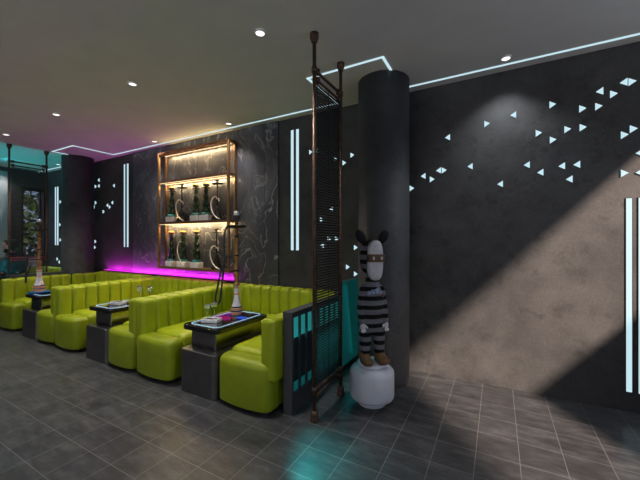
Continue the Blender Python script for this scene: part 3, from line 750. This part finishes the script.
for s in (-1, 1):
    b = NB(); px, pz = s*.104, .325
    ball(b, (px, -.045, pz), .024, .030, .036, 3)
    for j, (dx, ln) in enumerate(((-.016, .034), (-.005, .040), (.006, .038), (.016, .030))):
        limb(b, (px+dx*.4, -.055+dx*s*.5, pz-.012), (px+dx*.9, -.072, pz-.03-ln*.4), .010, .008)
    limb(b, (px-s*.016, -.05, pz+.008), (px-s*.034, -.07, pz-.014), .011, .008)
    remesh(obj('hand', b, M['face'], t), 0.004, 3)
    b = NB(); x = s*.068
    ball(b, (x, -.01, .045), .050, .06, .048, 3); ball(b, (x+s*.008, -.075, .032), .050, .065, .034, 3); limb(b, (x, 0, .06), (x, 0, .10), .047, .044)
    bx(b, x-.04, x+.04, -.10, .03, 0.001, .02, .006)
    remesh(obj('shoe', b, M['shoe'], t), 0.007, 3)

# ------------------------------------------------------------------ seated man beyond the far screen
M['skin'] = mat('skin', (0.50, 0.27, 0.20), 0.5, var=0.08)
M['sweater'] = mat('black_sweater', (0.020, 0.020, 0.026), 0.8, var=0.2, bump=0.3)
M['trousers'] = mat('dark_trousers', (0.025, 0.027, 0.04), 0.8, var=0.2)
M['hair'] = mat('dark_hair', (0.014, 0.010, 0.008), 0.6, var=0.3, scale=90)
t = thing('person', 'man with short dark hair and beard in black top, seated in profile at far left', 'person', (-7.95, 2.43, 0), math.atan2(-.48, -.87)+PI/2)
# local: faces -Y
b = NB()
ball(b, (0, -.02, 1.29), .076, .095, .112, 3); ball(b, (0, -.055, 1.235), .052, .06, .055, 3); ball(b, (0, .03, 1.31), .078, .085, .09, 3)
limb(b, (0, -.105, 1.30), (0, -.128, 1.265), .010, .016)                     # nose
ball(b, (0, -.108, 1.225), .024, .014, .008, 2); ball(b, (0, -.095, 1.195), .026, .022, .02, 2)
ball(b, (0, -.098, 1.325), .055, .02, .012, 2)
for s in (-1, 1):
    ball(b, (s*.078, .01, 1.28), .012, .022, .034, 2)
    limb(b, (s*.24, -.30, .78), (s*.22, -.36, .775), .03, .028)
    ball(b, (s*.21, -.41, .765), .042, .05, .022, 3)
    for j in range(4): limb(b, (s*(.18+.02*j), -.44, .765), (s*(.175+.022*j), -.50+.008*abs(j-1.5), .745), .010, .008)
    limb(b, (s*.175, -.40, .765), (s*.145, -.44, .755), .012, .009)
limb(b, (0, .03, 1.05), (0, .015, 1.20), .058, .055)
limb(b, (0, .03, .58), (0, .03, 1.03), .10, .10)
for s in (-1, 1):
    limb(b, (0, .03, 1.03), (s*.18, .03, 1.02), .05, .04); limb(b, (s*.18, .03, 1.02), (s*.255, -.02, .80), .038, .032); limb(b, (s*.255, -.02, .80), (s*.24, -.30, .78), .032, .028)
    limb(b, (0, .03, .56), (s*.12, -.42, .51), .06, .045); limb(b, (s*.12, -.42, .51), (s*.12, -.41, .10), .045, .035)
remesh(obj('body', b, M['skin'], t), 0.008, 2)
b = NB(); ball(b, (0, .03, 1.335), .088, .10, .085, 3); ball(b, (0, .065, 1.27), .08, .07, .09, 3); ball(b, (0, -.05, 1.375), .07, .05, .035, 3); remesh(obj('hair', b, M['hair'], t), 0.008, 3)
b = NB(); ball(b, (0, -.075, 1.19), .052, .045, .038, 3); ball(b, (.05, -.03, 1.215), .026, .045, .035, 2); ball(b, (-.05, -.03, 1.215), .026, .045, .035, 2); remesh(obj('beard', b, M['hair'], t), 0.008, 3)
for s in (-1, 1):
    b = NB(); ball(b, (s*.032, -.104, 1.302), .011, .007, .007, 2); obj('eye', b, M['face'], t, True)
b = NB()
for z, w, d in ((.52, .18, .125), (.62, .165, .12), (.74, .165, .115), (.86, .18, .12), (.96, .195, .12), (1.04, .185, .105), (1.09, .12, .085)): ball(b, (0, .03, z), w, d, .085, 3)
for s in (-1, 1):
    limb(b, (s*.18, .03, 1.03), (s*.255, -.02, .80), .062, .05); limb(b, (s*.255, -.02, .80), (s*.235, -.31, .785), .05, .036)
limb(b, (0, .03, 1.08), (0, .02, 1.14), .066, .062)
remesh(obj('sweater', b, M['sweater'], t), 0.012, 3)
b = NB()
ball(b, (0, .03, .53), .185, .14, .10, 3)
for s in (-1, 1):
    limb(b, (s*.09, .0, .53), (s*.12, -.42, .51), .085, .065); limb(b, (s*.12, -.42, .51), (s*.12, -.40, .11), .062, .045)
remesh(obj('trousers', b, M['trousers'], t), 0.013, 3)
for s in (-1, 1):
    b = NB(); ball(b, (s*.12, -.42, .06), .05, .075, .058, 3); ball(b, (s*.12, -.51, .04), .048, .07, .038, 3); remesh(obj('shoe', b, M['black'], t), 0.01, 3)
# stool he sits on
t = thing('stool', 'dark padded stool under the seated man', 'stool', (-7.95, 2.45, 0))
b = NB(); lathe(b, [(.05, .37), (.19, .37), (.205, .39), (.205, .42), (.19, .435), (.05, .437)], 32); obj('seat', b, M['sweater'], t, True)
for i in range(4):
    a = PI/4+i*PI/2; b = NB(); tube(b, [(.14*math.cos(a), .14*math.sin(a), .375), (.18*math.cos(a), .18*math.sin(a), 0)], .015, 10); obj('leg', b, M['blackm'], t, True)

# ------------------------------------------------------------------ outside the far door
M['leaf'] = mat('tree_leaves', (0.05, 0.085, 0.02), 0.6, var=0.5, scale=3)
M['bark'] = mat('tree_bark', (0.08, 0.05, 0.035), 0.8, var=0.3)
M['paving'] = mat('street_paving', (0.09, 0.08, 0.085), 0.8, var=0.15, scale=4)
b = NB(); bx(b, -40, XL-0.16, -8, 22, -0.12, -0.02); o = obj('ground', b, M['paving']); o['kind'] = 'structure'
def tree(x, y, hgt, r, label, n=900):
    t = thing('tree', label, 'tree', (x, y, -0.02), group='trees outside the far door')
    b = NB(); tube(b, [(0, 0, 0), (.05, .03, hgt*.3), (0, .06, hgt*.6)], [.12, .09, .05], 10); obj('trunk', b, M['bark'], t, True)
    b = NB()
    for i in range(n):
        d = Vector((random.gauss(0, 1), random.gauss(0, 1), random.gauss(0, 1))).normalized()*r*random.uniform(.45, 1)*(1+.25*random.random())
        p = Vector((d.x, d.y, hgt*.62+d.z*hgt*.38/r)); a = Vector((random.gauss(0, 1), random.gauss(0, 1), random.gauss(0, 1))).normalized()*.13
        c = a.cross(Vector((random.random(), random.random(), random.random()))).normalized()*.07
        b.faces.new([b.verts.new(p+q) for q in (-a, c, a, -c)])
    obj('foliage', b, M['leaf'], t)
tree(-14.2, 4.6, 3.4, 1.1, 'leafy green tree outside the far glass door, left one')
tree(-16.2, 7.9, 4.2, 1.3, 'leafy green tree outside the far glass door, right one')
